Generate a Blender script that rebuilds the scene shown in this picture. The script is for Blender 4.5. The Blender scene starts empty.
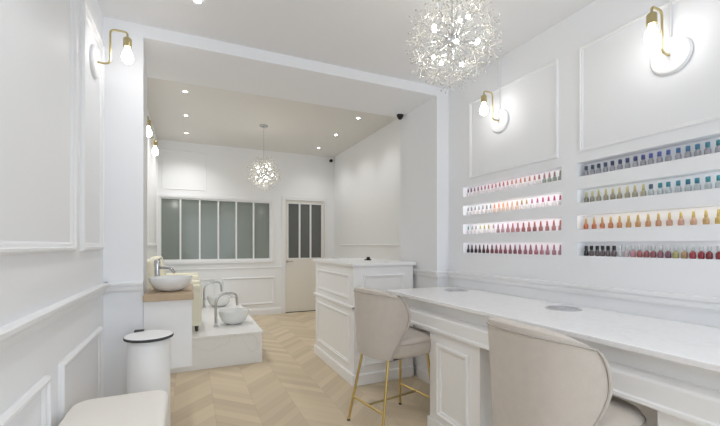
import bpy, bmesh, math, random
from mathutils import Vector, Matrix
random.seed(7)
PI = math.pi
scene = bpy.context.scene
C = scene.collection

# ------------------------------------------------------------------ materials
def mat(name, col, rough=.5, metal=0., bump=0., bscale=80., spec=.5, coat=0., sheen=0., emit=None, estr=0., var=.0, vscale=6., trans=0., ior=1.45, alpha=1.):
    m = bpy.data.materials.new(name); m.use_nodes = True
    nt = m.node_tree; b = nt.nodes['Principled BSDF']
    b.inputs['Base Color'].default_value = (*col, 1)
    b.inputs['Roughness'].default_value = rough
    b.inputs['Metallic'].default_value = metal
    b.inputs['Specular IOR Level'].default_value = spec
    b.inputs['Coat Weight'].default_value = coat
    b.inputs['Sheen Weight'].default_value = sheen
    b.inputs['Transmission Weight'].default_value = trans
    b.inputs['IOR'].default_value = ior
    b.inputs['Alpha'].default_value = alpha
    if emit:
        b.inputs['Emission Color'].default_value = (*emit, 1)
        b.inputs['Emission Strength'].default_value = estr
    tc = nt.nodes.new('ShaderNodeTexCoord')
    if var:
        n = nt.nodes.new('ShaderNodeTexNoise'); n.inputs['Scale'].default_value = vscale
        nt.links.new(tc.outputs['Object'], n.inputs['Vector'])
        mx = nt.nodes.new('ShaderNodeMix'); mx.data_type = 'RGBA'
        mx.inputs['A'].default_value = (*[c * (1 - var) for c in col], 1)
        mx.inputs['B'].default_value = (*[min(1, c * (1 + var)) for c in col], 1)
        nt.links.new(n.outputs['Fac'], mx.inputs['Factor'])
        nt.links.new(mx.outputs['Result'], b.inputs['Base Color'])
    if bump:
        n = nt.nodes.new('ShaderNodeTexNoise'); n.inputs['Scale'].default_value = bscale
        n.inputs['Detail'].default_value = 4
        nt.links.new(tc.outputs['Object'], n.inputs['Vector'])
        bp = nt.nodes.new('ShaderNodeBump'); bp.inputs['Strength'].default_value = bump
        bp.inputs['Distance'].default_value = .004
        nt.links.new(n.outputs['Fac'], bp.inputs['Height'])
        nt.links.new(bp.outputs['Normal'], b.inputs['Normal'])
    return m

def marble(name, base, vein, scale=2.2, width=.03, rough=.15, speck=0.):
    m = mat(name, base, rough)
    nt = m.node_tree; b = nt.nodes['Principled BSDF']; L = nt.links.new
    tc = nt.nodes.new('ShaderNodeTexCoord')
    n = nt.nodes.new('ShaderNodeTexNoise'); n.inputs['Scale'].default_value = scale
    n.inputs['Detail'].default_value = 5; n.inputs['Distortion'].default_value = .9
    L(tc.outputs['Object'], n.inputs['Vector'])
    s = nt.nodes.new('ShaderNodeMath'); s.operation = 'SUBTRACT'; s.inputs[1].default_value = .5
    L(n.outputs['Fac'], s.inputs[0])
    a = nt.nodes.new('ShaderNodeMath'); a.operation = 'ABSOLUTE'; L(s.outputs[0], a.inputs[0])
    r = nt.nodes.new('ShaderNodeMapRange'); r.inputs['From Min'].default_value = 0
    r.inputs['From Max'].default_value = width; L(a.outputs[0], r.inputs['Value'])
    mx = nt.nodes.new('ShaderNodeMix'); mx.data_type = 'RGBA'
    mx.inputs['A'].default_value = (*vein, 1); mx.inputs['B'].default_value = (*base, 1)
    L(r.outputs['Result'], mx.inputs['Factor'])
    out = mx.outputs['Result']
    if speck:
        v = nt.nodes.new('ShaderNodeTexNoise'); v.inputs['Scale'].default_value = 60
        L(tc.outputs['Object'], v.inputs['Vector'])
        r2 = nt.nodes.new('ShaderNodeMapRange'); r2.inputs['From Min'].default_value = .35
        r2.inputs['From Max'].default_value = .6; r2.inputs['To Min'].default_value = 1 - speck
        L(v.outputs['Fac'], r2.inputs['Value'])
        m2 = nt.nodes.new('ShaderNodeMix'); m2.data_type = 'RGBA'; m2.blend_type = 'MULTIPLY'
        m2.inputs['Factor'].default_value = 1
        L(out, m2.inputs['A']); L(r2.outputs['Result'], m2.inputs['B']); out = m2.outputs['Result']
    L(out, b.inputs['Base Color'])
    return m

def chevron(name):
    m = mat(name, (.5, .4, .3), .42)
    nt = m.node_tree; b = nt.nodes['Principled BSDF']; L = nt.links.new
    def M(op, x, y=None):
        n = nt.nodes.new('ShaderNodeMath'); n.operation = op
        for i, v in enumerate((x, y)):
            if v is None: continue
            if isinstance(v, (int, float)): n.inputs[i].default_value = v
            else: L(v, n.inputs[i])
        return n.outputs[0]
    tc = nt.nodes.new('ShaderNodeTexCoord')
    sp = nt.nodes.new('ShaderNodeSeparateXYZ'); L(tc.outputs['Object'], sp.inputs[0])
    x = M('ADD', sp.outputs['X'], 20.13); y = M('ADD', sp.outputs['Y'], 20.)
    W, P = .29, .112
    pp = M('PINGPONG', x, W)
    s = M('DIVIDE', M('ADD', y, pp), P)
    idx = M('FLOOR', s); col = M('FLOOR', M('DIVIDE', x, W))
    cid = M('ADD', idx, M('MULTIPLY', col, 37.7))
    wn = nt.nodes.new('ShaderNodeTexWhiteNoise'); wn.noise_dimensions = '1D'; L(cid, wn.inputs['W'])
    # grain stretched along the plank direction
    gx = M('MULTIPLY', s, 7.); gy = M('MULTIPLY', pp, 2.)
    cb = nt.nodes.new('ShaderNodeCombineXYZ'); L(gx, cb.inputs[0]); L(gy, cb.inputs[1]); L(cid, cb.inputs[2])
    gn = nt.nodes.new('ShaderNodeTexNoise'); gn.inputs['Scale'].default_value = 1.6; gn.inputs['Detail'].default_value = 3
    L(cb.outputs[0], gn.inputs['Vector'])
    fac = M('ADD', M('MULTIPLY', wn.outputs['Value'], .75), M('MULTIPLY', gn.outputs['Fac'], .25))
    cr = nt.nodes.new('ShaderNodeValToRGB')
    e = cr.color_ramp.elements
    e[0].position = 0; e[0].color = (.55, .45, .315, 1)
    e[1].position = 1; e[1].color = (.74, .62, .45, 1)
    L(fac, cr.inputs[0])
    fr = M('FRACT', s); e1 = M('MINIMUM', fr, M('SUBTRACT', 1., fr))
    fx = M('FRACT', M('DIVIDE', x, W)); e2 = M('MULTIPLY', M('MINIMUM', fx, M('SUBTRACT', 1., fx)), W / P)
    ed = M('MINIMUM', e1, e2)
    mr = nt.nodes.new('ShaderNodeMapRange'); mr.inputs['From Max'].default_value = .025
    mr.inputs['To Min'].default_value = .78; L(ed, mr.inputs['Value'])
    mx = nt.nodes.new('ShaderNodeMix'); mx.data_type = 'RGBA'; mx.blend_type = 'MULTIPLY'; mx.inputs['Factor'].default_value = 1
    L(cr.outputs['Color'], mx.inputs['A']); L(mr.outputs['Result'], mx.inputs['B'])
    L(mx.outputs['Result'], b.inputs['Base Color'])
    return m

def glass(name, tint, spec=.12):
    m = bpy.data.materials.new(name); m.use_nodes = True
    nt = m.node_tree; nt.nodes.clear(); L = nt.links.new
    o = nt.nodes.new('ShaderNodeOutputMaterial'); t = nt.nodes.new('ShaderNodeBsdfTransparent')
    g = nt.nodes.new('ShaderNodeBsdfGlossy'); g.inputs['Roughness'].default_value = .03
    t.inputs['Color'].default_value = (*tint, 1)
    mx = nt.nodes.new('ShaderNodeMixShader'); mx.inputs[0].default_value = spec
    L(t.outputs[0], mx.inputs[1]); L(g.outputs[0], mx.inputs[2]); L(mx.outputs[0], o.inputs['Surface'])
    return m

M_wall = mat('wall_paint', (.85, .86, .88), .55, bump=.05, bscale=160)
M_wall2 = mat('wall_paint_back_room', (.865, .875, .885), .55, bump=.05, bscale=160)
M_ceil = mat('ceiling_paint', (.80, .80, .81), .7, bump=.05, bscale=120)
M_ceil2 = mat('ceiling_paint_back_room', (.76, .745, .72), .7, bump=.05, bscale=120)
M_trim = mat('trim_paint', (.84, .845, .855), .4)
M_floor = chevron('oak_chevron')
M_marble = marble('marble_platform', (.89, .89, .88), (.82, .82, .82), 2.0, .014)
M_quartz = marble('quartz_table_top', (.88, .88, .89), (.84, .84, .85), 3.5, .02, .2, .03)
M_white = mat('white_lacquer', (.90, .90, .90), .35)
M_desk = mat('desk_white', (.92, .92, .92), .4)
M_fabric = mat('beige_fabric', (.56, .505, .45), .9, bump=.5, bscale=260, sheen=.3, var=.06, vscale=25)
M_pipe = mat('piping_fabric', (.46, .42, .38), .9, bump=.3, bscale=260)
M_cream = mat('cream_leather', (.84, .81, .76), .55, bump=.15, bscale=90)
M_yellow = mat('cream_vinyl', (.85, .82, .68), .5)
M_gold = mat('brushed_gold', (.66, .50, .20), .28, 1.)
M_brass = mat('aged_brass', (.55, .46, .24), .35, 1.)
M_chrome = mat('chrome', (.62, .63, .64), .18, 1.)
M_black = mat('black_plastic', (.015, .015, .016), .4)
M_dark = mat('dark_rubber', (.05, .05, .055), .5)
M_oak = mat('oak_worktop', (.49, .37, .245), .5, var=.15, vscale=14)
M_ceramic = mat('white_ceramic', (.86, .87, .87), .12, coat=.5)
M_grey = mat('grey_metal_grille', (.50, .50, .52), .5, .1)
M_doorbeige = mat('beige_door_paint', (.80, .765, .70), .5)
M_film = mat('frosted_grey_green_glass', (.23, .26, .235), .10, spec=.5, var=.10, vscale=1.2)
M_film2 = mat('frosted_dark_glass', (.135, .14, .135), .12, spec=.5, var=.12, vscale=1.5)
M_pane = glass('clear_pane', (.97, .98, .98), .06)
M_bulb = mat('lit_bulb', (1, .97, .9), .3, emit=(1., .98, .965), estr=15.)
M_spark = mat('lit_bead', (1, .95, .85), .3, emit=(1., .94, .82), estr=70.)
M_down = mat('downlight_lens', (1, 1, 1), .3, emit=(1., .97, .92), estr=22.)
M_cryst = mat('crystal', (.93, .92, .88), .08, spec=.9, trans=.55, ior=1.5)
M_led = mat('led_strip', (1, 1, 1), .3, emit=(1., .96, .97), estr=6.)

# ------------------------------------------------------------------ mesh helpers
def box(bm, x0, x1, y0, y1, z0, z1, bev=0., seg=2):
    r = bmesh.ops.create_cube(bm, size=1)
    vs = r['verts']
    for v in vs:
        v.co = Vector(((x0 + x1) / 2 + v.co.x * (x1 - x0), (y0 + y1) / 2 + v.co.y * (y1 - y0), (z0 + z1) / 2 + v.co.z * (z1 - z0)))
    if bev:
        es = {e for v in vs for e in v.link_edges}
        bmesh.ops.bevel(bm, geom=list(es), offset=bev, segments=seg, profile=.5, affect='EDGES')
    return bm

def lathe(bm, prof, seg=32, cx=0., cy=0., cap0=True, cap1=True, sx=1., sy=1.):
    rings = []
    for r, z in prof:
        rings.append([bm.verts.new((cx + sx * r * math.cos(2 * PI * i / seg), cy + sy * r * math.sin(2 * PI * i / seg), z)) for i in range(seg)])
    for a, b in zip(rings, rings[1:]):
        for i in range(seg):
            j = (i + 1) % seg
            bm.faces.new((a[i], a[j], b[j], b[i]))
    if cap0: bm.faces.new(list(reversed(rings[0])))
    if cap1: bm.faces.new(rings[-1])
    return bm

def tube(bm, pts, r, seg=10, closed=False):
    pts = [Vector(p) for p in pts]; n = len(pts)
    rings = []; prev = None
    for k, p in enumerate(pts):
        if closed: t = pts[(k + 1) % n] - pts[k - 1]
        else: t = pts[min(k + 1, n - 1)] - pts[max(k - 1, 0)]
        t.normalize()
        if prev is None:
            u = t.orthogonal().normalized()
        else:
            u = (prev - t * prev.dot(t)).normalized()
        prev = u; w = t.cross(u)
        rr = r[k] if isinstance(r, (list, tuple)) else r
        rings.append([bm.verts.new(p + (u * math.cos(2 * PI * i / seg) + w * math.sin(2 * PI * i / seg)) * rr) for i in range(seg)])
    pairs = list(zip(rings, rings[1:]))
    for a, b in pairs:
        for i in range(seg):
            j = (i + 1) % seg
            bm.faces.new((a[i], a[j], b[j], b[i]))
    if closed:
        a, b = rings[-1], rings[0]
        off = min(range(seg), key=lambda o: (b[o].co - a[0].co).length)
        for i in range(seg):
            j = (i + 1) % seg
            bm.faces.new((a[i], a[j], b[(j + off) % seg], b[(i + off) % seg]))
    else:
        bm.faces.new(list(reversed(rings[0]))); bm.faces.new(rings[-1])
    return bm

def bend(pts, rad, n=6):
    """polyline with rounded corners"""
    P = [Vector(p) for p in pts]; out = [P[0]]
    for a, b, c in zip(P, P[1:], P[2:]):
        d1 = (a - b).normalized(); d2 = (c - b).normalized()
        rr = min(rad, (a - b).length * .49, (c - b).length * .49)
        s, e = b + d1 * rr, b + d2 * rr
        for i in range(n + 1):
            t = i / n
            out.append(s * (1 - t) ** 2 + b * 2 * t * (1 - t) + e * t * t)
    out.append(P[-1])
    return out

def sphere(bm, c, r, u=16, v=10, sz=1.):
    g = bmesh.ops.create_uvsphere(bm, u_segments=u, v_segments=v, radius=r)
    for w in g['verts']:
        w.co = Vector((w.co.x, w.co.y, w.co.z * sz)) + Vector(c)
    return bm

def obj(name, bm, m, parent=None, smooth=False, kind=None, bevel=0.):
    bmesh.ops.recalc_face_normals(bm, faces=bm.faces)
    me = bpy.data.meshes.new(name); bm.to_mesh(me); bm.free()
    me.materials.append(m)
    if smooth:
        for p in me.polygons: p.use_smooth = True
        if smooth == 'angle':
            me.set_sharp_from_angle(angle=math.radians(40))
    o = bpy.data.objects.new(name, me); C.objects.link(o)
    if parent is not None: o.parent = parent
    if kind: o['kind'] = kind
    return o

def B(*a, **k): return box(bmesh.new(), *a, **k)

def thing(name, label, cat, loc=(0, 0, 0), rotz=0., group=None):
    o = bpy.data.objects.new(name, None); C.objects.link(o)
    o.empty_display_size = .1
    o.location = loc; o.rotation_euler = (0, 0, rotz)
    o['label'] = label; o['category'] = cat
    if group: o['group'] = group
    return o

def tag(o, label, cat, group=None):
    o['label'] = label; o['category'] = cat
    if group: o['group'] = group
    return o

def kids(o): return [c for c in bpy.data.objects if c.parent == o]
def dup(root, loc, rotz=0., label=None, group=None):
    r = root.copy(); C.objects.link(r); r.location = loc; r.rotation_euler = (0, 0, rotz)
    if label: r['label'] = label
    if group: r['group'] = group
    for ch in kids(root):
        if ch == r: continue
        c = ch.copy(); C.objects.link(c); c.parent = r
        for g in kids(ch):
            if g == c: continue
            d = g.copy(); C.objects.link(d); d.parent = c
    return r

def struct(name, bm, m, **k): return obj(name, bm, m, kind='structure', **k)

# ------------------------------------------------------------------ room constants
XL, XR = -.48, 2.10              # front room side walls
YF, Y1, Y2 = -2.3, 2.72, 3.35    # street front, near and far face of the dividing wall
ZC, ZH, ZC2 = 2.64, 2.56, 2.95   # front ceiling, opening head, back ceiling
XPL, XPR = -.268, 1.975          # opening jambs
XL2, XR2, YB = -.48, 2.545, 6.84 # back room

struct('floor', B(-.9, 2.9, YF - .2, YB + .2, -.1, 0), M_floor)
struct('ceiling', B(XL - .2, 2.75, YF - .2, Y1, ZC, ZC + .12), M_ceil)
struct('ceiling_back_room', B(XL2 - .2, XR2 + .2, Y2, YB + .2, ZC2, ZC2 + .12), M_ceil2)
struct('wall_left', B(XL - .18, XL, YF, Y1, 0, ZC), M_wall)
struct('wall_left_back_room', B(XL2 - .18, XL2, Y2, YB, 0, ZC2), M_wall2)
struct('wall_right_back_room', B(XR2, XR2 + .18, Y2, YB, 0, ZC2), M_wall2)
bm = B(XL - .18, XPL, Y1, Y2, 0, ZH)
for v in bm.verts:
    if v.co.x > XPL - .01 and v.co.y > Y2 - .01: v.co.x = XPL - .036      # the reveal flares a little
struct('wall_pier_left', bm, M_wall)
struct('wall_pier_right', B(XPR, 2.75, Y1, Y2, 0, ZH), M_wall)
struct('wall_header', B(XL - .18, 2.75, Y1, Y2, ZH, ZC2 + .12), M_wall)

# right wall with eight lit display niches
NZ = [(1.655, 1.738), (1.499, 1.582), (1.342, 1.425), (1.186, 1.269)]     # top row first
NY = {'left': (1.605, 2.525), 'right': (.50, 1.50)}
ND = .075
def right_wall():
    bm = bmesh.new()
    ys = [YF, .50, 1.50, 1.605, 2.525, Y1]
    zs = [0] + [z for p in reversed(NZ) for z in p] + [ZC]
    def q(*p): bm.faces.new([bm.verts.new(v) for v in p])
    for y0, y1 in zip(ys, ys[1:]):
        for z0, z1 in zip(zs, zs[1:]):
            if (y0, y1) in ((.50, 1.50), (1.605, 2.525)) and (z0, z1) in NZ:
                d = XR + ND
                q((d, y0, z0), (d, y1, z0), (d, y1, z1), (d, y0, z1))
                q((XR, y0, z0), (XR, y1, z0), (d, y1, z0), (d, y0, z0))
                q((XR, y0, z1), (XR, y1, z1), (d, y1, z1), (d, y0, z1))
                q((XR, y0, z0), (XR, y0, z1), (d, y0, z1), (d, y0, z0))
                q((XR, y1, z0), (XR, y1, z1), (d, y1, z1), (d, y1, z0))
            else:
                q((XR, y0, z0), (XR, y1, z0), (XR, y1, z1), (XR, y0, z1))
    q((2.28, YF, 0), (2.28, Y1, 0), (2.28, Y1, ZC), (2.28, YF, ZC))
    q((XR, YF, 0), (2.28, YF, 0), (2.28, YF, ZC), (XR, YF, ZC))
    q((XR, Y1, 0), (2.28, Y1, 0), (2.28, Y1, ZC), (XR, Y1, ZC))
    q((XR, YF, 0), (2.28, YF, 0), (2.28, Y1, 0), (XR, Y1, 0))
    q((XR, YF, ZC), (2.28, YF, ZC), (2.28, Y1, ZC), (XR, Y1, ZC))
    bmesh.ops.remove_doubles(bm, verts=bm.verts, dist=1e-5)
    return bm
struct('wall_right', right_wall(), M_wall)

# street front behind the camera: a glazed shop window
WX0, WX1, WZ0, WZ1 = -.25, 1.9, .25, 2.45
def front_wall():
    bm = bmesh.new()
    box(bm, XL, WX0, YF - .18, YF, 0, ZC); box(bm, WX1, XR, YF - .18, YF, 0, ZC)
    box(bm, WX0, WX1, YF - .18, YF, 0, WZ0); box(bm, WX0, WX1, YF - .18, YF, WZ1, ZC)
    return bm
struct('wall_front', front_wall(), M_wall)
def window_frame(bm, axis_y, x0, x1, z0, z1, n, t=.04, d=.05):
    box(bm, x0, x1, axis_y, axis_y + d, z0, z0 + t); box(bm, x0, x1, axis_y, axis_y + d, z1 - t, z1)
    for i in range(n + 1):
        cx = x0 + t / 2 + (x1 - x0 - t) * i / n
        box(bm, cx - t / 2, cx + t / 2, axis_y, axis_y + d, z0 + t, z1 - t)
    return bm
w2 = struct('window_2', window_frame(bmesh.new(), YF - .12, WX0, WX1, WZ0, WZ1, 2), M_trim)
obj('pane', B(WX0 + .02, WX1 - .02, YF - .10, YF - .094, WZ0 + .02, WZ1 - .02), M_pane, w2)

# back wall with window band and door opening
WB = (-.45, 1.335, .985, 2.03)   # window band outer frame
DB = (1.60, 2.345, 0., 2.075)    # door leaf
def back_wall():
    bm = bmesh.new(); y0, y1 = YB, YB + .15
    xs = [XL2 - .18, WB[0], WB[1], DB[0] - .005, DB[1] + .005, XR2 + .18]
    box(bm, xs[0], xs[1], y0, y1, 0, ZC2); box(bm, xs[2], xs[3], y0, y1, 0, ZC2); box(bm, xs[4], xs[5], y0, y1, 0, ZC2)
    box(bm, xs[1], xs[2], y0, y1, 0, WB[2]); box(bm, xs[1], xs[2], y0, y1, WB[3], ZC2)
    box(bm, xs[3], xs[4], y0, y1, DB[3] + .005, ZC2)
    return bm
struct('wall_back', back_wall(), M_wall2)
w1 = struct('window_1', window_frame(bmesh.new(), YB + .005, *WB, 6, .026, .06), M_trim)
obj('window_pane', B(WB[0] + .01, WB[1] - .01, YB + .035, YB + .043, WB[2] + .01, WB[3] - .01), M_film, w1)
bm = bmesh.new()
for a in ((WB[0] - .05, WB[1] + .05, YB - .016, YB, WB[3], WB[3] + .05), (WB[0] - .05, WB[0], YB - .016, YB, WB[2] - .05, WB[3]),
          (WB[1], WB[1] + .05, YB - .016, YB, WB[2] - .05, WB[3]), (WB[0], WB[1], YB - .03, YB, WB[2] - .05, WB[2])):
    box(bm, *a, bev=.004)
obj('window_casing', bm, M_trim, w1)
# door: leaf, three panes with bars, handle
d1 = bpy.data.objects.new('door_1', None); C.objects.link(d1); d1['kind'] = 'structure'
bm = bmesh.new()
gx0, gx1, gz0, gz1 = 1.655, 2.29, 1.01, 2.015
yd0, yd1 = YB + .01, YB + .05
box(bm, DB[0], DB[1], yd0, yd1, .012, gz0); box(bm, DB[0], DB[1], yd0, yd1, gz1, DB[3])
box(bm, DB[0], gx0, yd0, yd1, gz0, gz1); box(bm, gx1, DB[1], yd0, yd1, gz0, gz1)
obj('door_leaf', bm, M_doorbeige, d1)
bm = bmesh.new()
for i in (1, 2):
    cx = gx0 + (gx1 - gx0) * i / 3
    box(bm, cx - .015, cx + .015, yd0 - .003, yd1, gz0, gz1)
for a in ((gx0 - .02, gx1 + .02, yd0 - .005, yd0 + .01, gz1, gz1 + .02), (gx0 - .02, gx0, yd0 - .005, yd0 + .01, gz0, gz1), (gx1, gx1 + .02, yd0 - .005, yd0 + .01, gz0, gz1), (gx0 - .02, gx1 + .02, yd0 - .005, yd0 + .01, gz0 - .02, gz0)):
    box(bm, *a)
obj('glazing_bars', bm, M_trim, d1)
obj('door_pane', B(gx0, gx1, YB + .028, YB + .034, gz0, gz1), M_film2, d1)
bm = bmesh.new()
tube(bm, bend([(1.632, yd0, .95), (1.632, yd0 - .05, .95), (1.73, yd0 - .05, .95)], .012), .009)
lathe(bm, [(.022, 0), (.022, .006)], 16); 
for v in bm.verts[-32:]: v.co = Vector((1.632 + v.co.x, yd0 - v.co.z, .95 + v.co.y))
obj('door_handle', bm, M_chrome, d1, smooth='angle')
bm = bmesh.new()
for a in ((DB[0] - .07, DB[0] - .005, YB - .018, YB, 0, DB[3] + .07), (DB[1] + .005, DB[1] + .07, YB - .018, YB, 0, DB[3] + .07), (DB[0] - .005, DB[1] + .005, YB - .018, YB, DB[3] + .005, DB[3] + .07)):
    box(bm, *a, bev=.005)
obj('door_casing', bm, M_trim, d1)
obj('threshold', B(DB[0], DB[1], YB + .0, YB + .1, 0, .011), M_dark, d1)

# ------------------------------------------------------------------ mouldings
def mapper(kind, c):
    """(s, z, h): along the wall, up, out into the room"""
    return {'x+': lambda s, z, h: (c + h, s, z),       # wall plane X=c, room towards +X
            'x-': lambda s, z, h: (c - h, s, z),
            'y-': lambda s, z, h: (s, c - h, z)}[kind]
PROF = [(0, 0), (.001, .010), (.008, .018), (.016, .018), (.020, .010), (.030, .008), (.036, .004), (.038, 0)]
def panel(bm, mp, s0, s1, z0, z1, k=1.):
    loops = []
    for o, h in PROF:
        o *= k; h *= k
        loops.append([bm.verts.new(mp(s, z, h)) for s, z in ((s0 + o, z0 + o), (s1 - o, z0 + o), (s1 - o, z1 - o), (s0 + o, z1 - o))])
    for a, b in zip(loops, loops[1:]):
        for i in range(4):
            j = (i + 1) % 4
            bm.faces.new((a[i], a[j], b[j], b[i]))
    return bm
RAIL = [(0, 0), (.0, .008), (.008, .012), (.012, .020), (.030, .024), (.040, .020), (.044, .032), (.060, .034), (.064, .028), (.064, 0)]
BASE = [(0, 0), (0, .016), (.085, .016), (.095, .010), (.11, .008), (.12, 0)]
def rail(bm, mp, s0, s1, z, prof=RAIL):
    a = [bm.verts.new(mp(s0, z + dz, h)) for dz, h in prof]; b = [bm.verts.new(mp(s1, z + dz, h)) for dz, h in prof]
    for i in range(len(prof) - 1):
        bm.faces.new((a[i], a[i + 1], b[i + 1], b[i]))
    bm.faces.new(a); bm.faces.new(list(reversed(b)))
    return bm
_tn = [0]
def trim(bm, m=None):
    _tn[0] += 1
    return struct('trim_%d' % _tn[0], bm, m or M_trim)
mL = mapper('x+', XL); mR = mapper('x-', XR); mL2 = mapper('x+', XL2); mR2 = mapper('x-', XR2)
mB = mapper('y-', YB); mP = mapper('y-', Y1); mJL = mapper('x+', XPL); mJR = mapper('x-', XPR)
ZR = .957
# left wall: upper panels, chair rail, lower panels
for s0, s1 in ((-.4, 2.065), (2.185, 2.66)): trim(panel(bmesh.new(), mL, s0, s1, 1.222, 2.44, 1.05))
trim(rail(bmesh.new(), mL, YF, Y1, ZR))
for s0, s1 in ((-.4, 1.72), (1.86, 2.62)): trim(panel(bmesh.new(), mL, s0, s1, .20, .775, 1.1))
# pier faces
trim(rail(bmesh.new(), mP, XL, XPL, ZR)); trim(rail(bmesh.new(), mP, XPR, XR, ZR)); trim(rail(bmesh.new(), mJR, Y1 - .03, Y2, ZR))
# right wall
for s0, s1 in ((1.625, 2.44), (.25, 1.485), (-1.2, .10)): trim(panel(bmesh.new(), mR, s0, s1, 1.795, 2.42, .6))
trim(rail(bmesh.new(), mR, YF, Y1, ZR))
for s0, s1 in ((1.45, 2.6), (.1, 1.3)): trim(panel(bmesh.new(), mR, s0, s1, .2, .76))
# back room right wall
trim(rail(bmesh.new(), mR2, Y2, YB, ZR))
for s0, s1 in ((3.5, 5.15), (5.3, 6.7)):
    trim(panel(bmesh.new(), mR2, s0, s1, .2, .8, .8))
trim(rail(bmesh.new(), mR2, 3.6, 6.45, 1.235, [(0, 0), (.004, .012), (.02, .014), (.026, 0)]))
# back wall
trim(panel(bmesh.new(), mB, -.42, .25, 2.16, 2.80, .45))
for s0, s1 in ((-.40, .40), (.50, 1.40)): trim(panel(bmesh.new(), mB, s0, s1, .19, .68, 1.))
trim(rail(bmesh.new(), mB, XL2, 1.525, .83, [(0, 0), (.004, .012), (.02, .014), (.026, 0)]))
# back room left wall
for s0, s1 in ((3.5, 5.0), (5.15, 6.7)): trim(panel(bmesh.new(), mL2, s0, s1, 1.24, 2.75))
# baseboards
struct('baseboard_left', rail(bmesh.new(), mL, YF, Y1, 0, BASE), M_trim)
struct('baseboard_right', rail(bmesh.new(), mR, YF, Y1, 0, BASE), M_trim)
struct('baseboard_back', rail(bmesh.new(), mB, XL2, DB[0] - .075, 0, BASE), M_trim)
struct('baseboard_right_back_room', rail(bmesh.new(), mR2, Y2, YB, 0, BASE), M_trim)
struct('baseboard_pier', rail(bmesh.new(), mP, XL, XPL, 0, BASE), M_trim)
struct('baseboard_jamb', rail(bmesh.new(), mJR, Y1, 3.0, 0, BASE), M_trim)

# ------------------------------------------------------------------ nail table
TZ, TX, TY0, TY1 = .89, 1.445, -.235, 2.655
nt_ = thing('nail_table', 'long white nail counter with stone top running under the display niches', 'table', (0, 0, 0))
obj('table_top', B(TX, XR - .002, TY0, TY1, TZ - .024, TZ, bev=.004), M_quartz, nt_)
def apron():
    prof = [(1.535, TZ - .025), (1.535, .785), (1.485, .775), (1.478, .765), (1.478, .70), (1.470, .695), (1.470, .68), (1.55, .68), (1.55, TZ - .025)]
    bm = bmesh.new(); y0, y1 = TY0 + .03, TY1 - .03
    a = [bm.verts.new((x, y0, z)) for x, z in prof]; b = [bm.verts.new((x, y1, z)) for x, z in prof]
    n = len(prof)
    for i in range(n):
        j = (i + 1) % n
        bm.faces.new((a[i], a[j], b[j], b[i]))
    bm.faces.new(a); bm.faces.new(list(reversed(b)))
    box(bm, 1.515, XR - .04, y1 - .018, y1, .68, TZ - .025)
    box(bm, 1.515, XR - .04, y0, y0 + .018, .68, TZ - .025)
    box(bm, 1.515, XR - .04, y0, y1, .68, .70)
    return bm
obj('apron', apron(), M_white, nt_)
for py0, py1 in ((1.66, 2.145), (.285, .77)):
    bm = bmesh.new()
    box(bm, 1.50, XR - .04, py0, py1, 0, .68)
    panel(bm, mapper('x-', 1.50), py0 + .085, py1 - .085, .12, .60, 1.1)
    box(bm, 1.485, XR - .04, py0 - .014, py1 + .014, 0, .08, bev=.005)
    obj('pedestal', bm, M_white, nt_)
for k, vy in enumerate((2.40, 1.46)):
    bm = bmesh.new()
    lathe(bm, [(.093, TZ), (.093, TZ + .003), (.084, TZ + .004), (.078, TZ + .002), (.03, TZ + .002), (.02, TZ + .004)], 40, 1.925, vy, True, True)
    for i in range(5):
        r = .03 + .011 * i
        tube(bm, [(1.925 + r * math.cos(a * PI / 12), vy + r * math.sin(a * PI / 12), TZ + .003) for a in range(24)], .0018, 5, True)
    obj('extractor_grille', bm, M_grey, nt_, smooth='angle')

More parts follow.
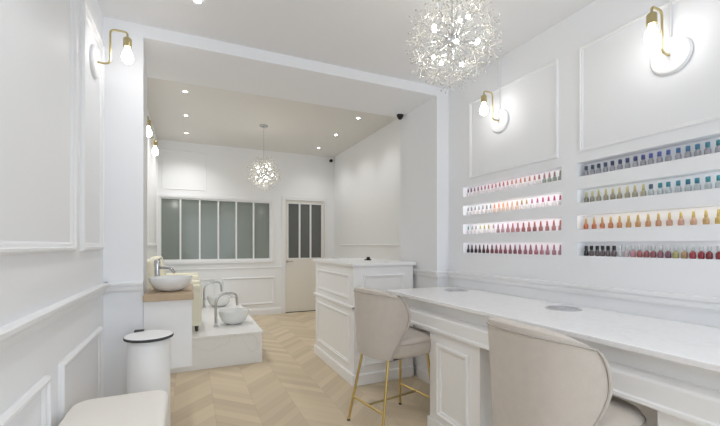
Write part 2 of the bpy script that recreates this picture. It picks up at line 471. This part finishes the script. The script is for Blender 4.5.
# ------------------------------------------------------------------ bar stools
def smooth01(t): t = max(0, min(1, t)); return t * t * (3 - 2 * t)
def make_stool():
    t = thing('bar_stool', '', 'stool', (0, 0, 0))
    # shell back (local -X is the back)
    def shell_pt(v, w, off=0.):
        z = .505 + .45 * v
        th = math.radians(57 + 31 * smooth01(v / .62))
        if v > .62: th *= 1 - .26 * (1 - math.sqrt(max(0, 1 - ((v - .62) / .38) ** 2)))
        a = w * th
        ru = .236 + .016 * v + off
        ca, sa = math.cos(a), math.sin(a); q_ = 2 / 2.7
        x = -(ru - .005) * math.copysign(abs(ca) ** q_, ca) - .008 * v; y = (ru - .016) * math.copysign(abs(sa) ** q_, sa)
        z -= .035 * (w * w) ** 1.3 * v
        return Vector((x, y, z))
    NU, NV = 22, 14
    bm = bmesh.new(); g = [[bm.verts.new(shell_pt(j / NV, -1 + 2 * i / NU)) for i in range(NU + 1)] for j in range(NV + 1)]
    for j in range(NV):
        for i in range(NU):
            bm.faces.new((g[j][i], g[j][i + 1], g[j + 1][i + 1], g[j + 1][i]))
    o = obj('backrest', bm, M_fabric, t, smooth=True)
    s = o.modifiers.new('thick', 'SOLIDIFY'); s.thickness = .052; s.offset = -1 if True else 1
    b = o.modifiers.new('round', 'BEVEL'); b.width = .014; b.segments = 3; b.limit_method = 'ANGLE'; b.angle_limit = math.radians(50)
    # piping around the rim
    edge = [shell_pt(.95 * j / NV, -.955, .002) for j in range(NV + 1)] + [shell_pt(.95, .955 * (-1 + 2 * i / NU), .002) for i in range(1, NU)] + [shell_pt(.95 * (NV - j) / NV, .955, .002) for j in range(NV + 1)]
    obj('back_piping', tube(bmesh.new(), edge, .0035, 6), M_pipe, o, smooth=True)
    # seat cushion: superellipse
    def se(rx, ry, z, n=40, p=2.9):
        out = []
        for i in range(n):
            a = 2 * PI * i / n; c, s_ = math.cos(a), math.sin(a)
            out.append(Vector((math.copysign(abs(c) ** (2 / p), c) * rx + .045, math.copysign(abs(s_) ** (2 / p), s_) * ry, z)))
        return out
    bm = bmesh.new(); rings = []
    for rx, ry, z in ((.165, .155, .500), (.20, .19, .502), (.222, .212, .512), (.232, .222, .535), (.236, .226, .575), (.234, .224, .606), (.226, .216, .622), (.20, .19, .632), (.12, .11, .637)):
        rings.append([bm.verts.new(p) for p in se(rx, ry, z)])
    for a, b2 in zip(rings, rings[1:]):
        for i in range(40):
            j = (i + 1) % 40
            bm.faces.new((a[i], a[j], b2[j], b2[i]))
    bm.faces.new(list(reversed(rings[0]))); bm.faces.new(rings[-1])
    st = obj('seat', bm, M_fabric, t, smooth=True)
    obj('seat_piping', tube(bmesh.new(), se(.237, .227, .600), .0035, 6, True), M_pipe, st, smooth=True)
    obj('under_plate', B(-.15, .15, -.15, .15, .488, .499), M_dark, t)
    feet = {}
    for sx in (-1, 1):
        for sy in (-1, 1):
            top = Vector((.20 if sx > 0 else -.15, sy * .145, .50)); bot = Vector((sx * .240, sy * .193, .012))
            feet[sx, sy] = (top, bot)
            lg = obj('leg', tube(bmesh.new(), [top, bot], .0095, 12), M_gold, t, smooth='angle')
            bm = bmesh.new(); lathe(bm, [(.011, 0), (.011, .012)], 12, bot.x, bot.y)
            obj('foot_cap', bm, M_dark, lg)
    def at(k, z): a, b_ = feet[k]; return a.lerp(b_, (a.z - z) / (a.z - b_.z))
    for sx in (-1, 1):
        obj('stretcher', tube(bmesh.new(), [at((sx, -1), .17), at((sx, 1), .17)], .008, 10), M_gold, t, smooth='angle')
    obj('footrest', tube(bmesh.new(), [(at((-1, 1), .17) + at((-1, -1), .17)) / 2, (at((1, 1), .17) + at((1, -1), .17)) / 2], .008, 10), M_brass, t, smooth='angle')
    return t
st1 = make_stool(); st1['group'] = 'beige bar stools at the nail counter'
st1.location = (1.30, 2.32, 0); st1.rotation_euler = (0, 0, math.radians(10))
st1['label'] = 'beige bar stool with gold legs in full view at the far end of the counter'
st2 = dup(st1, (1.335, 1.03, 0), math.radians(-1), 'nearest beige upholstered bar stool, its rounded back filling the bottom of the picture')

# ------------------------------------------------------------------ reception desk
DX0, DX1, DY0, DY1, DZ = 1.32, 1.935, 3.045, 4.15, 1.09
dk = thing('reception_desk', 'white panelled reception desk standing in the opening to the back room', 'desk', (0, 0, 0))
bm = bmesh.new()
box(bm, DX0, DX1, DY0, DY1, 0, DZ - .03)
panel(bm, mapper('x-', DX0), DY0 + .09, DY1 - .09, .76, .98, .8); panel(bm, mapper('x-', DX0), DY0 + .09, DY1 - .09, .17, .62, .9)
panel(bm, mapper('y-', DY0), DX0 + .09, DX1 - .09, .76, .98, .8); panel(bm, mapper('y-', DY0), DX0 + .09, DX1 - .09, .17, .62, .9)
obj('desk_body', bm, M_desk, dk)
obj('desk_top', B(DX0 - .03, DX1 + .02, DY0 - .03, DY1 + .03, DZ - .03, DZ, bev=.006), M_desk, dk)
bm = bmesh.new()
rail(bm, mapper('x-', DX0), DY0 - .02, DY1 + .02, .665, [(0, 0), (.006, .012), (.02, .02), (.034, .02), (.04, 0)]); rail(bm, mapper('y-', DY0), DX0 - .02, DX1, .665, [(0, 0), (.006, .012), (.02, .02), (.034, .02), (.04, 0)])
obj('desk_rail', bm, M_desk, dk)
obj('desk_plinth', B(DX0 - .018, DX1, DY0 - .018, DY1 + .018, 0, .10, bev=.008), M_desk, dk)
bm = bmesh.new()
box(bm, -.032, .032, -.022, .022, 0, .012, bev=.004); lathe(bm, [(.018, .012), (.02, .03), (.012, .036)], 16, .004, 0)
dv = obj('card_terminal', bm, M_black, smooth='angle'); dv.location = (1.70, 3.55, DZ)
tag(dv, 'small black device lying on the white reception desk top', 'device')

# ------------------------------------------------------------------ pedicure platform, basins, faucets, chairs
pf = thing('pedicure_platform', 'white marble pedicure platform against the left wall of the back room', 'platform', (0, 0, 0))
obj('platform_body', B(XL2 + .002, .705, 4.09, YB - .02, 0, .305), M_marble, pf)
obj('platform_top', B(XL2 + .002, .716, 4.078, YB - .02, .305, .33, bev=.003), M_marble, pf)
def make_basin(name, label, R, H, group=None):
    bm = bmesh.new()
    lathe(bm, [(R * .42, 0), (R * .5, .004), (R * .78, H * .25), (R * .95, H * .65), (R, H - .008), (R * .995, H), (R * .965, H), (R * .93, H * .7), (R * .74, H * .33), (R * .35, H * .14), (R * .10, H * .12)], 40)
    o = obj('bowl', bm, M_ceramic, None, smooth='angle')
    t = thing(name, label, 'basin', (0, 0, 0), 0, group); o.parent = t
    bm = bmesh.new(); lathe(bm, [(R * .16, H * .12), (R * .16, H * .16), (R * .05, H * .17)], 20)
    obj('drain', bm, M_chrome, t, smooth='angle')
    return t
b1 = make_basin('foot_basin', 'round white foot basin at the front corner of the marble platform', .172, .155, 'white foot basins on the platform')
b1.location = (.47, 4.62, .33)
b2 = dup(b1, (.40, 6.02, .33), 0, 'white foot basin further back on the platform, behind the nearer basin')
def make_arch():
    t = thing('arched_faucet', '', 'faucet', (0, 0, 0), 0, 'chrome arched faucets on the platform')
    pts = bend([(0, 0, .01), (0, 0, .36), (.235, 0, .36), (.245, 0, .22)], .117, 10)
    obj('spout', tube(bmesh.new(), pts, .015, 12), M_chrome, t, smooth='angle')
    bm = bmesh.new(); lathe(bm, [(.028, 0), (.028, .008), (.016, .014), (.016, .05)], 20); obj('faucet_base', bm, M_chrome, t, smooth='angle')
    bm = bmesh.new(); tube(bm, [(0, -.012, .045), (0, -.05, .055), (0, -.062, .085)], .006, 8); obj('lever', bm, M_chrome, t, smooth='angle')
    return t
f1 = make_arch(); f1.location = (.265, 4.52, .33); f1.rotation_euler = (0, 0, .25)
f1['label'] = 'tall chrome arched faucet over the nearest foot basin'
f2 = dup(f1, (.19, 5.98, .33), .1, 'chrome arched faucet further back on the platform by the far basin')
def make_pchair():
    t = thing('pedicure_chair', '', 'chair', (0, 0, 0), 0, 'cream pedicure armchairs on the platform')
    obj('seat', B(-.18, .30, -.215, .215, .20, .38, bev=.04, seg=4), M_yellow, t, smooth='angle')
    bm = B(-.07, .07, -.235, .235, 0, .50, bev=.05, seg=4)
    bmesh.ops.rotate(bm, verts=bm.verts, cent=(0, 0, 0), matrix=Matrix.Rotation(math.radians(-10), 3, 'Y'))
    bmesh.ops.translate(bm, verts=bm.verts, vec=(-.175, 0, .27))
    obj('backrest', bm, M_yellow, t, smooth='angle')
    for sy in (-1, 1):
        obj('armrest', B(-.20, .29, sy * .265 - .045, sy * .265 + .045, .06, .50, bev=.03, seg=4), M_yellow, t, smooth='angle')
    for sx in (-.15, .24):
        for sy in (-.25, .25):
            bm = bmesh.new(); lathe(bm, [(.014, 0), (.02, .065)], 12, sx, sy); obj('foot', bm, M_dark, t, smooth='angle')
    return t
p1 = make_pchair(); p1.location = (-.175, 4.62, .33)
p1['label'] = 'cream pedicure armchair on the platform, the nearer one, right behind the vanity'
p2 = dup(p1, (-.175, 6.0, .33), 0, 'cream pedicure armchair at the far end of the platform below the window')

# ------------------------------------------------------------------ vanity with vessel sink
vn = thing('vanity_cabinet', 'floating white vanity cabinet with oak worktop fixed to the left pier', 'cabinet', (0, 0, 0))
VX0, VX1, VY0, VY1 = XPL + .002, .012, 2.66, 3.30
obj('cabinet_body', B(VX0, VX1, VY0 + .065, VY1, .45, .895), M_white, vn)
obj('cabinet_door', B(VX0 - .0, VX1 + .0, VY0 + .045, VY0 + .064, .452, .893, bev=.002), M_white, vn)
obj('worktop', B(VX0, VX1 + .01, VY0, VY1, .897, .937, bev=.003), M_oak, vn)
vb = make_basin('vessel_sink', 'round white vessel sink on the oak vanity worktop', .135, .095)
vb.location = (-.118, 2.87, .937); 
for c in kids(vb): c.name = c.name
vf = thing('basin_faucet', 'tall chrome mixer faucet beside the vessel sink', 'faucet', (-.215, 3.06, .937))
bm = bmesh.new(); lathe(bm, [(.024, 0), (.024, .006), (.018, .01), (.018, .16), (.021, .16), (.021, .20), (.017, .205)], 24); obj('faucet_body', bm, M_chrome, vf, smooth='angle')
bm = bmesh.new(); tube(bm, bend([(.01, 0, .15), (.09, -.06, .15), (.115, -.075, .115)], .03), .010, 12); obj('spout', bm, M_chrome, vf, smooth='angle')
bm = bmesh.new(); tube(bm, [(0, 0, .203), (.03, .0, .22)], .006, 8); obj('lever', bm, M_chrome, vf, smooth='angle')

# ------------------------------------------------------------------ waste bin
wb = thing('waste_bin', 'round white waste bin with dark-rimmed flat lid beside the left pier', 'bin', (-.212, 2.44, 0))
bm = bmesh.new(); lathe(bm, [(.106, .012), (.108, .02), (.108, .715), (.105, .72)], 48); obj('bin_body', bm, M_white, wb, smooth='angle')
bm = bmesh.new(); lathe(bm, [(.110, 0), (.110, .022), (.102, .022)], 48); obj('bottom_ring', bm, M_dark, wb, smooth='angle')
bm = bmesh.new(); lathe(bm, [(.112, .720), (.124, .724), (.126, .731), (.123, .737), (.114, .737)], 48); rim = obj('lid_rim', bm, M_dark, wb, smooth='angle')
bm = bmesh.new(); lathe(bm, [(.122, .7375), (.119, .741), (.09, .745), (.05, .747), (.01, .748)], 48); obj('lid', bm, M_white, wb, smooth='angle')
obj('hinge', B(-.085, -.035, .085, .118, .720, .752, bev=.005), M_dark, wb)

# ------------------------------------------------------------------ cream bench in the foreground
bn = thing('cream_bench', 'cream upholstered bench with rounded corners along the left wall in the foreground', 'bench', (0, 0, 0))
bm = bmesh.new()
box(bm, XL + .035, -.085, .95, 1.94, .47, .595)
es = [e for e in bm.edges if abs(e.verts[0].co.z - e.verts[1].co.z) > .05]
bmesh.ops.bevel(bm, geom=es, offset=.07, segments=8, profile=.5, affect='EDGES')
es = [e for e in bm.edges if e.verts[0].co.z > .59 and e.verts[1].co.z > .59]
bmesh.ops.bevel(bm, geom=es, offset=.02, segments=4, profile=.5, affect='EDGES')
obj('seat_cushion', bm, M_cream, bn, smooth='angle')
obj('bench_frame', B(XL + .06, -.11, .98, 1.905, .42, .469), M_dark, bn)
for lx in (XL + .085, -.15):
    for ly in (1.02, 1.865):
        obj('leg', tube(bmesh.new(), [(lx, ly, .42), (lx, ly, 0)], .014, 12), M_dark, bn, smooth='angle')

# ------------------------------------------------------------------ sconces
def make_sconce():
    t = thing('wall_sconce', '', 'wall lamp', (0, 0, 0), 0, 'gold arm wall sconces with bare bulbs')
    bm = bmesh.new(); lathe(bm, [(.086, .001), (.086, .012), (.080, .018), (.01, .02)], 40)
    for v in bm.verts: v.co = Vector((v.co.z, v.co.x, v.co.y))
    obj('back_plate', bm, M_trim, t, smooth='angle')
    arm = obj('arm', tube(bmesh.new(), bend([(.018, 0, 0), (.078, 0, 0), (.078, 0, .195), (.160, 0, .195), (.160, 0, .16)], .028), .0055, 10), M_brass, t, smooth='angle')
    bm = bmesh.new(); lathe(bm, [(.008, .168), (.019, .160), (.021, .155), (.021, .112), (.017, .110)], 20, .160, 0); obj('socket', bm, M_brass, t, smooth='angle')
    bm = bmesh.new(); lathe(bm, [(.010, .110), (.013, .10), (.024, .075), (.029, .055), (.027, .038), (.018, .026), (.005, .021)], 20, .160, 0)
    obj('bulb', bm, M_bulb, t, smooth=True)
    return t
s1 = make_sconce(); s1.location = (XL, 2.46, 2.25); s1['label'] = 'gold arm wall sconce on the left wall near the top left corner'
s2 = dup(s1, (XL2, 3.60, 2.135), 0, 'upper of two small bulb sconces seen just past the edge of the left pier')
s3 = dup(s1, (XL2, 4.30, 2.135), 0, 'lower and farther of two bulb sconces past the left pier')
s4 = dup(s1, (XR, 2.105, 2.17), PI, 'gold arm wall sconce above the left display niches')
s5 = dup(s1, (XR, 1.02, 2.155), PI, 'gold arm wall sconce above the right display niches, at top right')
for s in (s4, s5):
    h = ZC - s.location.z
    bm = bmesh.new(); tube(bm, [(.008, .0, .08), (.008, .0, h)], .0055, 8)
    obj('cable_conduit', bm, M_trim, s, smooth='angle')

# ------------------------------------------------------------------ dandelion chandeliers
def fib(n, k): 
    z = 1 - 2 * (k + .5) / n; r = math.sqrt(1 - z * z); a = k * PI * (3 - math.sqrt(5))
    return Vector((r * math.cos(a), r * math.sin(a), z))
def make_chandelier(R, drop, label):
    t = thing('chandelier', label, 'chandelier', (0, 0, 0), 0, 'dandelion crystal chandeliers')
    bm = bmesh.new(); lathe(bm, [(.06, drop), (.06, drop - .018), (.05, drop - .024), (.008, drop - .026)], 32); obj('canopy', bm, M_chrome, t, smooth='angle')
    obj('stem', tube(bmesh.new(), [(0, 0, .03), (0, 0, drop - .02)], .005, 8), M_chrome, t, smooth='angle')
    obj('hub', sphere(bmesh.new(), (0, 0, 0), .035, 20, 12), M_chrome, t, smooth=True)
    N = 46; fl = None
    rnd = random.Random(3)
    for k in range(N):
        d = fib(N, k); L_ = R * rnd.uniform(.66, .80)
        sp = obj('spoke', tube(bmesh.new(), [d * .03, d * L_], .0014 if k % 4 else .0035, 6), M_chrome, t, smooth='angle')
        bm = bmesh.new()
        q = d.to_track_quat('Z', 'Y').to_matrix()
        for i in range(15):
            e = q @ Vector((fib(15, i).x, fib(15, i).y, fib(15, i).z))
            if e.dot(d) < -.55: continue
            l2 = R * rnd.uniform(.20, .30)
            a = d * L_; b = a + e * l2
            tube(bm, [a, b], .0011, 4)
            # faceted bead
            g = bmesh.ops.create_icosphere(bm, subdivisions=1, radius=rnd.uniform(.0042, .0062), matrix=Matrix.Translation(b))
        obj('crystal_flower', bm, M_cryst, sp)
    for k in range(10):
        d = fib(10, k); 
        bm = bmesh.new(); sphere(bm, d * R * .50, .0095, 12, 8); obj('bulb', bm, M_spark, t, smooth=True)
        obj('bulb_stem', tube(bmesh.new(), [d * .03, d * (R * .5 - .008)], .0036, 8), M_chrome, t, smooth='angle')
    return t
c1 = make_chandelier(.245, ZC - 2.26, 'large sparkling dandelion chandelier with crystal flowers near the camera')
c1.location = (1.18, 1.50, 2.26)
c2 = dup(c1, (.955, 5.42, 2.26), .6, 'small distant dandelion chandelier hanging in the back room')
for c in kids(c2):
    if c.name.startswith('stem'):
        c.data = bpy.data.meshes.new('stem_long'); bm = tube(bmesh.new(), [(0, 0, .03), (0, 0, ZC2 - 2.26 - .02)], .0028, 8); bm.to_mesh(c.data); bm.free(); c.data.materials.append(M_chrome)
    if c.name.startswith('canopy'):
        c.location.z = ZC2 - ZC

# ------------------------------------------------------------------ downlights, cameras
words = ['first', 'second', 'third', 'fourth', 'fifth', 'sixth', 'seventh', 'eighth', 'ninth', 'tenth', 'eleventh', 'twelfth', 'thirteenth', 'fourteenth', 'fifteenth', 'sixteenth', 'seventeenth', 'eighteenth', 'nineteenth', 'twentieth', 'twenty-first', 'twenty-second', 'twenty-third', 'twenty-fourth', 'twenty-fifth']
dl = thing('downlight', '', 'downlight', (0, 0, 0), 0, 'recessed downlights in the back room ceiling')
bm = bmesh.new(); lathe(bm, [(.020, -.004), (.031, -.006), (.034, -.001)], 32, cap0=False, cap1=False); obj('trim_ring', bm, M_trim, dl, smooth='angle')
bm = bmesh.new(); lathe(bm, [(.020, -.0035), (.020, -.001)], 24); obj('lens', bm, M_down, dl)
k = 0
for side, X in (('left', -.05), ('right', 2.05)):
    for j, (Y, w) in enumerate(zip((4.58, 5.42, 6.27), ('nearest', 'middle', 'farthest'))):
        lb = '%s recessed downlight of the three on the %s side of the back ceiling' % (w, side)
        if k == 0: dl.location = (X, Y, ZC2); dl['label'] = lb
        else: dup(dl, (X, Y, ZC2), 0, lb)
        k += 1
        l = bpy.data.lights.new('downlight_beam', 'SPOT'); l.energy = 19 if side == 'left' else 7; l.spot_size = math.radians(130); l.spot_blend = .8; l.shadow_soft_size = .03; l.color = (1, .99, .98)
        lo = bpy.data.objects.new('downlight_beam', l); C.objects.link(lo); lo.location = (X, Y, ZC2 - .02); lo['kind'] = 'helper'
fd = [((.04, 2.32), 'near the top edge of the picture by the left sconce')]
dup(dl, (.04, 2.32, ZC), 0, 'recessed downlight in the front ceiling at the very top edge left of centre', 'recessed downlights in the front room ceiling')
for X, Y in ((.04, 1.2), (.04, .1), (1.15, .35), (1.15, -.8), (.04, -1.1)):
    dup(dl, (X, Y, ZC), 0, 'recessed downlight in the front ceiling over the aisle, out of the picture', 'recessed downlights in the front room ceiling')
for X, Y in ((.04, 2.32), (.04, 1.2), (.04, .1), (1.15, .35), (1.15, -.8), (.04, -1.1)):
    l = bpy.data.lights.new('downlight_beam', 'SPOT'); l.energy = 10; l.spot_size = math.radians(120); l.spot_blend = .9; l.shadow_soft_size = .03; l.color = (1, 1, 1)
    lo = bpy.data.objects.new('downlight_beam', l); C.objects.link(lo); lo.location = (X, Y, ZC - .02); lo['kind'] = 'helper'
cam1 = thing('ceiling_camera', 'black dome camera under the far right corner of the wide opening', 'camera', (1.925, 3.27, ZH))
bm = bmesh.new(); lathe(bm, [(.034, 0), (.034, -.014), (.030, -.02)], 24); obj('camera_base', bm, M_black, cam1, smooth='angle')
bm = bmesh.new(); sphere(bm, (0, 0, -.022), .027, 18, 10); obj('dome', bm, M_black, cam1, smooth=True)
cam2 = thing('alarm_sensor', 'small black sensor high in the far right corner of the back room', 'sensor', (2.47, 6.82, 2.87))
bm = bmesh.new(); sphere(bm, (0, -.035, 0), .032, 18, 10); obj('sensor_eye', bm, M_black, cam2, smooth=True)
obj('bracket', B(-.02, .02, -.03, .019, -.02, .02, bev=.004), M_dark, cam2)

# ------------------------------------------------------------------ nail polish bottles
_mc = {}
def pm(col, kind):
    key = (tuple(round(c, 3) for c in col), kind)
    if key not in _mc:
        _mc[key] = mat('polish_%s_%d' % (kind, len(_mc)), col, .2 if kind == 'glass' else .35, coat=.6 if kind == 'glass' else 0.)
    return _mc[key]
def body_mesh(): 
    bm = bmesh.new(); lathe(bm, [(.0095, 0), (.0115, .002), (.0125, .008), (.0125, .022), (.0105, .030), (.006, .034), (.0055, .036)], 14); return bm
def cap_mesh(wide):
    bm = bmesh.new()
    if wide: lathe(bm, [(.0085, .036), (.0088, .037), (.0088, .058), (.0075, .060)], 14)
    else: lathe(bm, [(.0068, .036), (.0072, .038), (.0050, .060), (.0042, .066), (.003, .067)], 14)
    return bm
CLEAR = ((.72, .70, .71), 'clear'); WH = (.80, .80, .80)
def lerp3(a, b, t): return tuple(x + (y - x) * t for x, y in zip(a, b))
def ramp(stops, n):
    out = []
    for i in range(n):
        t = i / max(1, n - 1) * (len(stops) - 1); k = min(int(t), len(stops) - 2)
        out.append(lerp3(stops[k], stops[k + 1], t - k))
    return out
def nm(c):
    r, g, b = c; mx, mn = max(c), min(c)
    if mx < .06: return 'black'
    if mx - mn < .07: return 'white' if mx > .6 else ('dark grey' if mx < .2 else 'grey')
    if r == mx:
        if g > .72 * r: return 'yellow'
        if g > b * 1.6: return 'brown' if r < .35 else 'orange'
        if r < .25: return 'dark red'
        return 'pink' if b > .3 * r and r > .45 else 'red'
    if g == mx: return 'teal' if b > .6 * g else 'green'
    return 'purple' if r > g * 1.3 else ('dark blue' if b < .25 else 'blue')
cw = (.62, .58, .57); gy = (.36, .34, .35); bodyw = (.74, .70, .70); bodyg = (.42, .42, .46)
rows = {}
# (cap colours, body colours, wide cap)
rows['left', 0] = (ramp([(.16, .08, .10), (.30, .12, .16), (.55, .18, .22), (.50, .12, .14), (.62, .20, .12), (.66, .28, .16), (.45, .16, .14)], 19) + [(.40, .14, .14), (.42, .20, .16), (.30, .22, .18), (.24, .30, .20)], [bodyw] * 19 + [(.40, .46, .38)] * 4, False)
rows['left', 1] = ([gy] * 7 + [(.72, .24, .10), (.74, .26, .10), (.72, .28, .12), (.74, .32, .16), (.70, .34, .18), (.68, .36, .22), (.40, .30, .12), (.50, .34, .12)] + ramp([(.55, .16, .28), (.60, .08, .22), (.50, .06, .16)], 6), [bodyw] * 7 + [(.72, .55, .46)] * 6 + [bodyw] * 8, False)
rows['left', 2] = ([(.12, .42, .36), (.42, .40, .40), (.44, .40, .40), (.58, .56, .18), (.56, .55, .16), (.56, .50, .16), (.55, .28, .36)] + ramp([(.56, .26, .34), (.48, .12, .18), (.46, .14, .12), (.40, .10, .08), (.52, .16, .16)], 12), [bodyw] * 7 + ramp([(.66, .44, .48), (.44, .16, .16), (.36, .12, .10), (.66, .32, .30)], 12), False)
rows['left', 3] = (ramp([(.02, .015, .02), (.05, .02, .03), (.20, .05, .07), (.22, .06, .08), (.34, .12, .16), (.42, .20, .24)], 20), ramp([(.03, .02, .02), (.06, .02, .03), (.26, .04, .07), (.20, .05, .07), (.44, .16, .20), (.50, .26, .30)], 20), False)
rows['right', 0] = (ramp([(.07, .09, .12), (.06, .08, .13), (.05, .06, .16), (.10, .12, .40), (.07, .20, .36), (.06, .26, .30)], 17), [bodyg] * 17, True)
rows['right', 1] = ([(.60, .52, .25)] * 9 + [(.08, .12, .18)] + ramp([(.05, .26, .30), (.03, .18, .26), (.05, .30, .34)], 7), ramp([(.30, .30, .22), (.42, .36, .26), (.46, .42, .30)], 9) + [(.55, .60, .62)] * 8, 'mix')
rows['right', 2] = (ramp([(.56, .34, .12), (.60, .42, .14), (.62, .46, .16)], 14), ramp([(.60, .16, .06), (.62, .22, .10), (.62, .34, .12), (.60, .30, .16), (.66, .38, .30), (.66, .46, .12)], 14), False)
rows['right', 3] = ([(.012, .012, .014)] * 6 + [(.60, .62, .62)] * 14, [(.02, .02, .02)] + [(.16, .12, .13)] * 5 + [(.66, .66, .66), (.60, .50, .52), (.58, .26, .30)] + ramp([(.46, .12, .12), (.32, .10, .12), (.22, .10, .14)], 5) + [(.46, .42, .16), (.44, .28, .14), (.40, .04, .05), (.32, .02, .03), (.24, .02, .03), (.30, .03, .04)], True)
rn = ['top', 'second', 'third', 'bottom']
bmesh_body = None
b_me = None; cap_me = {}
def base_bottle():
    global b_me
    t = thing('nail_polish_bottle', 'nail polish bottle', 'nail polish', (0, 0, 0))
    a = obj('glass_body', body_mesh(), M_white, t, smooth='angle')
    c = obj('cap', cap_mesh(True), M_white, t, smooth='angle')
    c2_ = bpy.data.meshes.new('narrow_cap'); bm = cap_mesh(False); bmesh.ops.recalc_face_normals(bm, faces=bm.faces); bm.to_mesh(c2_); bm.free(); c2_.materials.append(M_white)
    for p in c2_.polygons: p.use_smooth = True
    return t, a, c, c2_
t0, a0, c0, narrow = base_bottle(); wide_me = c0.data
first = True
for (side, r), (caps, bodies, wide) in rows.items():
    n = len(caps); lo, hi = (2.495, 1.635) if side == 'left' else (1.465, .855)
    for i in range(n):
        y = lo + (hi - lo) * i / (n - 1)
        if first: t, a, c = t0, a0, c0; first = False
        else:
            t = t0.copy(); a = a0.copy(); c = c0.copy()
            for o in (t, a, c): C.objects.link(o)
            a.parent = t; c.parent = t
        w = wide if wide != 'mix' else i >= 9
        c.data = wide_me if w else narrow
        for o, col, kd in ((a, bodies[i], 'glass'), (c, caps[i], 'cap')):
            o.material_slots[0].link = 'OBJECT'; o.material_slots[0].material = pm(tuple(v * .72 if max(col) < .7 else v for v in col), kd)
        t.location = (XR + .030, y + random.uniform(-.002, .002), NZ[r][0]); t.rotation_euler = (0, 0, random.uniform(-.3, .3))
        t['label'] = '%s-capped polish bottle, %s from left in %s row of %s niches' % (nm(caps[i]), words[i], rn[r], side)
        t['group'] = 'nail polish bottles in the %s row of the %s niches' % (rn[r], side)

# ------------------------------------------------------------------ lights
def area(name, loc, rot, sx, sy, power, col):
    l = bpy.data.lights.new(name, 'AREA'); l.shape = 'RECTANGLE'; l.size = sx; l.size_y = sy; l.energy = power; l.color = col
    o = bpy.data.objects.new(name, l); C.objects.link(o); o.location = loc; o.rotation_euler = rot; o['kind'] = 'helper'
    return o
area('daylight', ((WX0 + WX1) / 2, YF - .22, 1.4), (math.radians(90), 0, 0), 2.1, 2.1, 15, (.88, .94, 1.))
pw = {('left', 0): .55, ('left', 1): .8, ('left', 2): .75, ('left', 3): .6, ('right', 0): .18, ('right', 1): .35, ('right', 2): .5, ('right', 3): .3}
cl = {('left', 0): (1, .95, .96), ('left', 1): (1, .98, .96), ('left', 2): (1, .95, .96), ('left', 3): (1, .92, .95), ('right', 0): (.9, .95, 1), ('right', 1): (.95, .99, 1), ('right', 2): (1, .96, .86), ('right', 3): (.97, .98, 1)}
for (side, r), p in pw.items():
    y0, y1 = NY[side]
    area('niche_led', (XR + .012, (y0 + y1) / 2, NZ[r][1] - .002), (0, math.radians(-28), 0), .008, y1 - y0 - .03, p * .26, cl[side, r])
for c, e in ((c1, 7), (c2, 9)):
    pass

# world
w = bpy.data.worlds.new('sky'); scene.world = w; w.use_nodes = True
w.node_tree.nodes['Background'].inputs['Color'].default_value = (.75, .85, 1, 1)
w.node_tree.nodes['Background'].inputs['Strength'].default_value = 1.2

# ------------------------------------------------------------------ camera
cd = bpy.data.cameras.new('camera'); cam = bpy.data.objects.new('camera', cd); C.objects.link(cam)
cam.location = (0, 0, 1.25); cam.rotation_euler = (math.radians(90), 0, -math.atan(170 / 375))
cd.sensor_width = 36; cd.sensor_fit = 'HORIZONTAL'; cd.lens = 375 / 720 * 36; cd.shift_y = 32 / 720; cd.clip_start = .02
scene.camera = cam
vs = scene.view_settings
vs.view_transform = 'Standard'; vs.look = 'None'; vs.gamma = 1; vs.use_curve_mapping = False
vs.exposure = 0.65
cy = scene.cycles
cy.max_bounces = 12; cy.diffuse_bounces = 8; cy.glossy_bounces = 4; cy.transmission_bounces = 6; cy.sample_clamp_indirect = 4
cy.use_denoising = True
